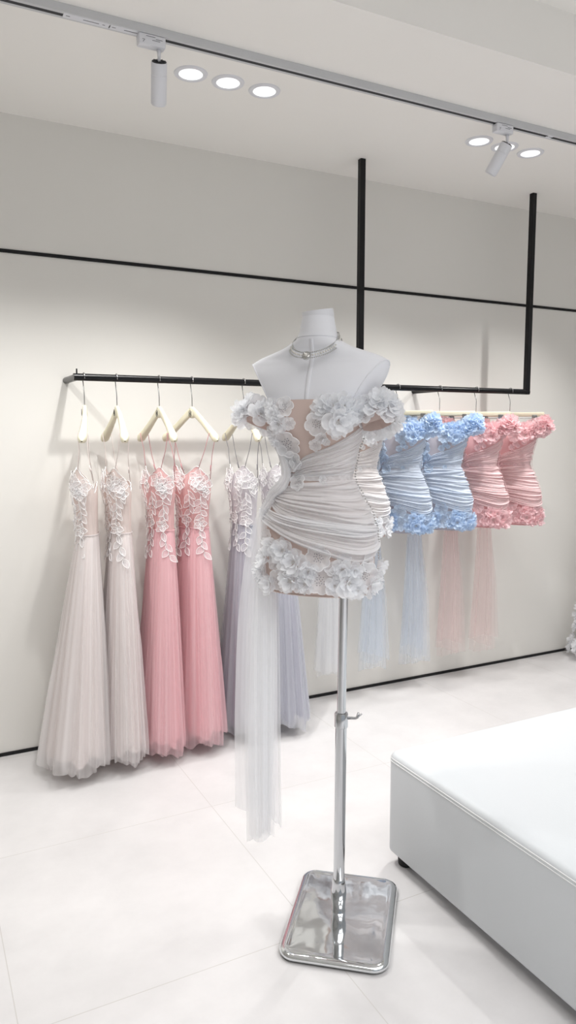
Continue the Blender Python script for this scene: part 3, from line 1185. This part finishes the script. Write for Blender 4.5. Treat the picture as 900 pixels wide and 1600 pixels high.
for k, sp in enumerate(sheets):
    base = kn - out * (0.011 * k - 0.02)
    mb.grid(tail_sheet(base, side, out, sp, None, 0.0045 + 0.002 * (k % 2), 1.1 + 0.7 * (k % 3), 11 + k, nu=48))
mb.build('train', M_train_w, wd)

# ------------------------------------------------------------------ clip hangers and the short dresses on the rail
def clip_hanger(label, x, ang):
    t = thing('clip_hanger', label, 'hanger', (x, RAIL_Y, RAIL_Z), ang, 'hangers with steel clips')
    mb = MB()
    pts = []
    for k in range(13):
        a = R(200 - 200 * k / 12)
        pts.append((0, 0.0185 * math.cos(a), 0.0185 * math.sin(a)))
    # hook over the rail: lies across it
    pts = [(p[1], 0, p[2]) for p in pts]
    pts += [(0.018, 0, -0.012), (0.010, 0, -0.032), (0.002, 0, -0.046), (0, 0, -0.06), (0, 0, -0.118)]
    h = MB()
    h.tube(pts, 0.0019, 8)
    ho = h.build('hook', M_steel, t)
    ho.rotation_euler = (0, 0, -ang + R(90))     # the hook swivels square to the rail
    b = MB()
    b.box((0, 0, -0.128), (0.37, 0.014, 0.024), 0.004)
    bar = auto_smooth(b.build('bar', M_cream, t))
    for sx in (-0.135, 0.135):
        c = MB()
        c.box((sx, -0.009, -0.152), (0.026, 0.004, 0.040), 0.001)
        c.box((sx, 0.009, -0.152), (0.026, 0.004, 0.040), 0.001)
        c.tube([(sx - 0.013, 0, -0.143), (sx + 0.013, 0, -0.143)], 0.0085, 12)
        c.build('clip', M_steel, t)
    w = MB()
    w.tube([(-0.172, 0, -0.136), (-0.172, 0, -0.150), (0.172, 0, -0.150), (0.172, 0, -0.136)], 0.0012, 6)
    w.build('wire', M_steel, t)
    return t


HANG_Z = RAIL_Z - 0.168
minis = [
    # hook x, angle, colours, label, train tint
    (1.97, -46, 'w', 'white floral mini dress on the rail, half hidden behind the dress form', 'cream clip hanger holding the white mini dress behind the dress form'),
    (2.235, -52, 'b', 'pale blue floral mini dress on the rail beside the white one', 'cream clip hanger holding the pale blue dress next to the white one'),
    (2.505, -52, 'b', 'pale blue floral mini dress on the rail beside the pink ones', 'cream clip hanger holding the pale blue dress next to the pink ones'),
    (2.755, -56, 'p', 'pink floral mini dress on the rail overlapped by a pale blue dress', 'cream clip hanger holding the pink dress next to the pale blue one'),
    (3.000, -56, 'p', 'pink floral mini dress at the far right end of the rail', 'cream clip hanger holding the last pink dress at the rail end'),
]
MSETS = {'w': (kit_w, (M_nude, M_tul_w, M_tul_w, M_silver), M_train_w), 'b': (kit_b, (M_nude_b, M_tul_b, M_tul_b, M_silver), M_train_b),
         'p': (kit_p, (M_nude_p, M_tul_p, M_tul_p, M_edge_p), M_train_p)}
protos = {}
for i, (x, deg, c, lab, hlab) in enumerate(minis):
    ang = R(deg)
    clip_hanger(hlab, x, ang)
    kit, mats, trm = MSETS[c]
    d = thing('floral_mini_dress', lab, 'dress', (x, RAIL_Y, HANG_Z), ang, 'short floral dresses')
    short_dress(d, S_hang, kit, mats, 20 + i, flat=True)
    mb = MB()
    sd = Matrix.Rotation(-ang - yaw - R(12), 3, 'Z') @ Vector((1, 0, 0))
    ou = Vector((-sd.y, sd.x, 0))
    k0 = Vector(S_hang(R(-90), -0.36, 0.012)) + Vector((0.05, 0.0, 0))
    for k in range(3):
        zb = -1.33 + 0.04 * ((k * 2 + i) % 3)
        sp = [(-0.32, -0.012, 0.02), (-0.40, -0.025, 0.03), (-0.60, -0.035, 0.04), (-0.95, -0.050, 0.058 + 0.012 * k), (zb, -0.06 - 0.006 * k, 0.062 + 0.02 * k)]
        mb.grid(tail_sheet(k0 - ou * 0.012 * (k - 1), sd, ou, sp, None, 0.006, 1.6 + 0.8 * k, 31 + 5 * i + k, nu=48))
    mb.build('train', trm, d)

# ------------------------------------------------------------------ gown hangers
def gown_hanger(label, x, ang):
    t = thing('shaped_hanger', label, 'hanger', (x, RAIL_Y, RAIL_Z), ang, 'contoured cream hangers')
    pts = []
    for k in range(13):
        a = R(200 - 200 * k / 12)
        pts.append((0.0185 * math.cos(a), 0, 0.0185 * math.sin(a)))
    pts += [(0.018, 0, -0.014), (0.010, 0, -0.040), (0.003, 0, -0.058), (0, 0, -0.075), (0, 0, -0.145)]
    h = MB()
    h.tube(pts, 0.0020, 8)
    ho = h.build('hook', M_steel, t)
    ho.rotation_euler = (0, 0, -ang + R(90))
    # body: two arms swept from the neck
    b = MB()
    for sg in (-1, 1):
        n = 22
        P = np.zeros((16, n, 3))
        for j in range(n):
            s = j / (n - 1)
            cx_ = sg * (0.006 + 0.180 * s)
            cz = -0.152 - 0.128 * s ** 1.12 - 0.004 * math.sin(s * PI)
            ht = 0.020 - 0.004 * math.sin(PI * s)
            tk = 0.0085 + 0.0115 * s ** 1.5
            endf = 1.0 if s < 0.88 else math.sqrt(max(0.02, 1 - ((s - 0.88) / 0.12) ** 2))
            cyy = -0.018 * s * s
            for i in range(16):
                a = 2 * PI * i / 16
                ca, sa = math.cos(a), math.sin(a)
                dy = tk * endf * math.copysign(abs(ca) ** 0.6, ca)
                dz = ht * endf * math.copysign(abs(sa) ** 0.7, sa)
                P[i, j] = (cx_ + sg * 0.5 * dz * 0.5, cyy + dy, cz + dz * 0.85)
        b.grid(P + np.array([0, 0, 0.018]), closed=True)
    b.lathe([(0.0005, -0.132), (0.0090, -0.133), (0.0105, -0.140), (0.0150, -0.165), (0.0130, -0.180), (0.0005, -0.183)], 20, (0, 0, 0.018), 0, Matrix.Diagonal((1.25, 0.8, 1, 1)))
    body = b.build('hanger_body', M_cream, t)
    m = MB()
    zc = -0.144
    m.tube([(0.0085 * math.cos(a), -0.0128, zc + 0.0135 * math.sin(a)) for a in np.linspace(0, 2 * PI, 25)[:-1]], 0.0008, 5, closed=True)
    m.tube([(0.0055 * math.sin(a), -0.0130, zc + 0.010 * (a / 1.57)) for a in np.linspace(-1.57, 1.57, 12)], 0.0009, 5)
    m.tube([(-0.0055 * math.sin(a), -0.0130, zc + 0.010 * (a / 1.57)) for a in np.linspace(-1.57, 1.57, 12)], 0.0009, 5)
    m.tube([(-0.004, -0.013, zc), (0.004, -0.013, zc)], 0.0008, 5)
    m.build('emblem', M_dark, body)
    return t


# ------------------------------------------------------------------ lace sprays
def leaf_outline(L, W, n=12, bend=0.0):
    up, dn = [], []
    for i in range(n + 1):
        s = i / n
        w = W * math.sin(PI * s ** 0.8) ** 0.9 if 0 < s < 1 else 0
        x = L * s
        c = bend * math.sin(PI * s)
        up.append((x, c + w)); dn.append((x, c - w))
    return up, dn


class Spray:
    """lace pieces drawn in a tangent patch then laid on a surface"""
    def __init__(self, S, th0, z0, off, scale=1.0):
        self.S, self.th0, self.z0, self.off, self.k = S, th0, z0, off, scale
        self.mb = MB()
        p = S(th0, z0, off); q = S(th0 + 0.05, z0, off)
        self.r = max(0.03, float(np.linalg.norm(q - p)) / 0.05)

    def pt(self, x, y, lift=0.0):
        return tuple(self.S(self.th0 + self.k * x / self.r, self.z0 + self.k * y, self.off + lift))

    def leaf(self, x, y, ang, L, W, bend=0.0, lift=0.006):
        up, dn = leaf_outline(L, W, 10, bend)
        ca, sa = math.cos(ang), math.sin(ang)

        def tr(p, s):
            return self.pt(x + p[0] * ca - p[1] * sa, y + p[0] * sa + p[1] * ca, lift * s)
        n = len(up)
        P = np.array([[tr(dn[i], i / n), tr(((up[i][0] + dn[i][0]) / 2, (up[i][1] + dn[i][1]) / 2), i / n * 0.6), tr(up[i], i / n)] for i in range(n)])
        self.mb.grid(P, mi=0)
        ring = [tr(p, i / n) for i, p in enumerate(up)] + [tr(p, 1 - i / n) for i, p in enumerate(dn[::-1])][1:-1]
        self.mb.tube(ring, 0.0012, 5, 1, closed=True)

    def stem(self, pts):
        self.mb.tube([self.pt(x, y, 0.001) for x, y in pts], 0.0012, 5, 1)

    def bloom(self, x, y, rad, n, rg):
        for k in range(n):
            a = 2 * PI * k / n + rg.uniform(-.2, .2)
            self.leaf(x, y, a, rad * rg.uniform(.8, 1.15), rad * 0.42, 0, rg.uniform(.004, .012))

    def beads(self, pts, r=0.0016):
        for x, y in pts:
            self.mb.ball(self.pt(x, y, 0.003), r, 2, 6, 4)

    def build(self, mats, parent):
        return self.mb.build('lace_applique', mats, parent)


M_lace = cloth('sheer embroidered lace', (248, 247, 249), 0.40, 0.10, 3, 3, 0.4)
M_thread = pbr('white lace cord', (247, 246, 246), 0.7)
M_bead = pbr('dark crystal bead', (95, 95, 105), 0.2, metal=0.6)


def gown(label, x, ang, cols, seed, hem, waist_shift=0.0):
    """hem: (dx along world X from hook, half-width in X, dy, half-width in Y)"""
    rg = random.Random(seed)
    lining, outer, bod, strapm = cols
    t = thing('tulle_gown', label, 'gown', (x, RAIL_Y, RAIL_Z), ang, 'long tulle gowns with lace')
    ZT, ZW, ZH = -0.388, -0.648, -1.600
    Sg = Surf([(ZT + 0.06, 0, 0, 0.100, 0.050, 0.040), (ZT, 0, 0, 0.102, 0.050, 0.040), (ZT - 0.09, 0, 0, 0.104, 0.054, 0.042), (ZT - 0.18, 0, 0, 0.092, 0.046, 0.040), (ZW, 0, 0, 0.088, 0.044, 0.040), (ZW - 0.2, 0, 0, 0.13, 0.06, 0.06)], bust=(ZT - 0.07, 0.014, 0.65))
    # bodice
    th = np.linspace(-PI, PI, 73)[:-1][:, None]
    top = ZT - 0.015 + 0.028 * np.exp(-((np.abs(th) - 0.75) / 0.35) ** 2) - 0.05 * np.exp(-((np.abs(th) - PI / 2 - .5) / 0.5) ** 2) - 0.03 * (np.abs(th) > 2.2) + 0.012 * np.exp(-(th / 0.2) ** 2) * -1
    v = np.linspace(0, 1, 30)[None, :]
    z = top + (ZW - 0.01 - top) * v
    P = Sg(th + 0 * z, z, 0.0015 * np.sin(th * 24))
    mb = MB()
    mb.grid(P, closed=True)
    bodice = mb.build('bodice', bod, t)
    mb = MB()
    mb.tube([tuple(P[i, 0]) for i in range(P.shape[0])], 0.0016, 6, closed=True)
    mb.build('neckline_edge', M_thread, bodice)
    mb = MB()
    mb.tube([tuple(Sg(a, ZW, 0.004)) for a in np.linspace(-PI, PI, 60)[:-1]], 0.0022, 6, closed=True)
    mb.build('waist_cord', outer, t)
    # straps
    for sg in (-1, 1):
        mb = MB()
        hp = Vector((sg * 0.146, -0.011, -0.2235))
        for tt_, yy in ((sg * 0.86, -1), (sg * (PI - 0.95), 1)):
            q = Vector(Sg(tt_, ZT + (0.005 if yy < 0 else -0.045), 0.001))
            mb.tube([hp, hp + Vector((sg * 0.0, yy * 0.019, -0.008)), hp + (q - hp) * 0.5 + Vector((0, yy * 0.004, 0)), q], 0.0015, 6)
            if yy > 0:
                mid = hp + (q - hp) * 0.7
                mb.tube([mid, mid + (q - hp) * 0.12], 0.0026, 6)
        mb.build('strap', strapm, t)
    # skirt layers (shaped in world X/Y, so turn into local axes)
    ca, sa = math.cos(-ang), math.sin(-ang)
    dx, hxw, dy, hyw = hem

    def skirt(nf, rmul, amp, zb, ph, nu=280, nv=34, low=0.0):
        a = np.linspace(0, 2 * PI, nu + 1)[:-1][:, None]
        v = np.linspace(0, 1, nv)[None, :]
        zbot = zb + 0.012 * np.sin(a * 5 + ph) + 0.008 * np.sin(a * 9 + ph * 2)
        z = ZW + (zbot - ZW) * v
        w = v ** 0.92
        # waist ring in world axes: hanger axis is along local x
        lx, ly = 0.092 * np.cos(a), 0.046 * np.sin(a)
        wx = lx * math.cos(ang) - ly * math.sin(ang)
        wy = lx * math.sin(ang) + ly * math.cos(ang)
        a0 = a + ang
        frg = random.Random(int(ph * 100) + nf)
        foldw = -0.6 + 0 * a * v
        for k in range(int(nf * 1.5)):
            c0 = 2 * PI * (k + frg.uniform(-.35, .35)) / (nf * 1.5)
            wd_ = frg.uniform(.45, 1.5) / nf
            d_ = (a - c0 - frg.uniform(-.10, .10) * v + PI) % (2 * PI) - PI
            v0 = frg.choice([0, 0, 0, .25, .4])
            foldw = foldw + frg.uniform(.5, 1.6) * np.exp(-(d_ / wd_) ** 2) * np.clip((v - v0) * 4, 0, 1)
        foldw = np.minimum(foldw, 1.9)
        f = 1 + amp * foldw * np.minimum(1, v * 2.2 + 0.10)
        hx_ = rmul * hxw * np.cos(a0) * f + dx
        hy_ = rmul * hyw * np.sin(a0) * f + dy
        X = wx * (1 - w) * (1 + 0.03 * foldw) + hx_ * w
        Y = wy * (1 - w) * (1 + 0.03 * foldw) + hy_ * w
        curl = np.maximum(0, v - 0.955) / 0.045
        X = X * (1 - 0.05 * curl * (1 + np.sin(9 * a + ph)))
        Y = Y * (1 - 0.05 * curl * (1 + np.sin(9 * a + ph)))
        return np.stack([X * ca - Y * sa, X * sa + Y * ca, z + 0 * a], -1)
    mb = MB()
    mb.grid(skirt(8, 0.75, 0.05, ZH + 0.035, seed), closed=True)
    mb.build('skirt_lining', lining, t)
    mb = MB()
    mb.grid(skirt(10, 0.86, 0.095, ZH + 0.015, seed * 1.3), closed=True)
    mb.grid(skirt(12, 0.90, 0.12, ZH, seed * 2.1), closed=True)
    mb.build('tulle_skirt', outer, t)
    mats = [M_lace, M_thread, M_bead]
    # lace: blooms on the bust, leaf sprays to the waist, pieces on the hips
    for (t0, z0, kind) in ((-0.85, ZT - 0.045, 'bloom'), (-0.15, ZT - 0.035, 'bloom'), (0.75, ZT - 0.040, 'bloom'), (-0.5, ZT - 0.12, 'spray'), (0.35, ZT - 0.10, 'spray'), (1.0, ZT - 0.12, 'spray'), (-1.1, ZT - 0.12, 'spray'),
                           (-0.85, ZT - 0.235, 'trail'), (0.1, ZT - 0.225, 'trail'), (0.95, ZT - 0.24, 'trail'), (1.25, ZT - 0.06, 'bloom')):
        sp = Spray(Sg, t0, z0, 0.006, 1.2)
        if kind == 'bloom':
            sp.bloom(0, 0, 0.034, 5, rg)
            sp.bloom(rg.uniform(-.02, .02), -0.03, 0.022, 4, rg)
            sp.leaf(0.0, -0.01, -1.2 + rg.uniform(-.5, .5), 0.055, 0.011)
            sp.beads([(rg.uniform(-.03, .03), rg.uniform(-.03, .03)) for _ in range(4)])
        elif kind == 'spray':
            lean = rg.uniform(-.25, .25)
            sp.stem([(0, 0.01), (lean * .02, -0.03), (lean * .07, -0.085)])
            for k in range(6):
                y = 0.004 - 0.014 * k
                sp.leaf(lean * .01 * k, y, (-2.3 if k % 2 else -0.8) + rg.uniform(-.25, .25), 0.042 - 0.002 * k, 0.010, rg.uniform(-.004, .004))
            sp.beads([(rg.uniform(-.02, .02), -rg.uniform(0, .08)) for _ in range(3)])
        else:
            lean = rg.uniform(-.3, .3)
            sp.bloom(0, 0.0, 0.026, 5, rg)
            sp.stem([(0, 0), (lean * .03, -0.05), (lean * .08, -0.12)])
            for k in range(5):
                y = -0.025 - 0.02 * k
                sp.leaf(lean * .02 * k, y, (-2.1 if k % 2 else -1.0) + rg.uniform(-.3, .3), 0.034, 0.010)
        sp.build(mats, t)
    return t


def gown_mats(key, lin_c, out_c, out2, bod_c, strap_c, al=0.45):
    return (cloth(key + ' satin lining', lin_c, transl=0.1, su=8, sv=1, col2=tuple(int(c * .97) for c in lin_c)),
            cloth(key + ' tulle', out_c, al, 0.10, 34, 0.4, 0.35, col2=out2, detail=1.5),
            cloth(key + ' bodice', bod_c, 1.0, 0.0, 40, 2, 0.2, col2=tuple(int(c * .96) for c in bod_c)),
            pbr(key + ' strap', strap_c, 0.6))


G_blush = gown_mats('blush', (240, 228, 224), (248, 246, 246), (244, 240, 240), (238, 224, 219), (226, 214, 210), 0.46)
G_pink = gown_mats('rose pink', (242, 203, 206), (250, 223, 227), (247, 214, 219), (240, 198, 198), (206, 150, 155), 0.42)
G_grey = gown_mats('lilac grey', (186, 184, 196), (228, 230, 236), (222, 223, 231), (222, 217, 222), (140, 136, 142), 0.42)

GOWNS = [
    # x, bar angle deg (bar direction from +X), mats, hem(dx,hx,dy,hy), label, hanger label
    (0.655, -101, G_blush, (-0.085, 0.165, -0.03, 0.245), 'pale blush tulle gown hanging first on the left end of the rail', 'cream hanger seen edge-on, first at the left end of the rail'),
    (0.790, -90, G_blush, (-0.030, 0.115, -0.03, 0.240), 'pale blush tulle gown hanging between the other blush gown and the pink gowns', 'cream hanger of the second blush gown, next to the edge-on one'),
    (0.975, -83, G_pink, (-0.040, 0.115, -0.03, 0.240), 'rose pink tulle gown beside the blush gowns', 'cream hanger with an oval emblem holding the left pink gown'),
    (1.125, -70, G_pink, (-0.005, 0.130, -0.02, 0.225), 'rose pink tulle gown turned widest towards the room, right of the other pink one', 'cream hanger with an oval emblem turned widest towards the room'),
    (1.375, -88, G_grey, (-0.020, 0.120, -0.02, 0.230), 'lilac grey tulle gown beside the pink gowns, partly behind the white train', 'cream hanger partly hidden by the blossom sleeve of the dress form'),
    (1.545, -88, G_grey, (0.010, 0.125, -0.02, 0.225), 'lilac grey tulle gown mostly hidden behind the dress form', 'cream hanger of the hidden grey gown behind the dress form'),
]
for i, (x, deg, mats, hem, lab, hlab) in enumerate(GOWNS):
    gown_hanger(hlab, x, R(deg))
    gown(lab, x, R(deg), mats, 5 + 3 * i, hem)

# ------------------------------------------------------------------ blossom gown at the right edge
bg = thing('blossom_gown', 'white blossom-covered gown hem just showing at the right edge of the photo', 'gown', (3.865, 3.08, 0))
mb = MB()
na_, nv_ = 80, 24
P = np.zeros((na_, nv_, 3))
for i in range(na_):
    a = 2 * PI * i / na_
    for j in range(nv_):
        s = j / (nv_ - 1)
        r = (0.22 - 0.13 * s ** 0.7) * (1 + 0.04 * math.sin(14 * a) * (1 - s))
        if s > 0.8:
            r += 0.04 * (s - 0.8) / 0.2
        P[i, j] = (r * math.cos(a), r * math.sin(a), 0.03 + 1.25 * s)
mb.grid(P, closed=True)
mb.build('gown_body', M_tul_w, bg)
rg = random.Random(5)
for k in range(46):
    a = R(rg.uniform(120, 290))
    s = min(1, abs(rg.gauss(0, 0.16)))
    r = 0.22 - 0.13 * s ** 0.7 + 0.012
    kit_w.place(bg, (r * math.cos(a), r * math.sin(a), 0.05 + 1.25 * s), (math.cos(a), math.sin(a), 0.3), 'r', rg.uniform(1.0, 1.4), rg, .3)
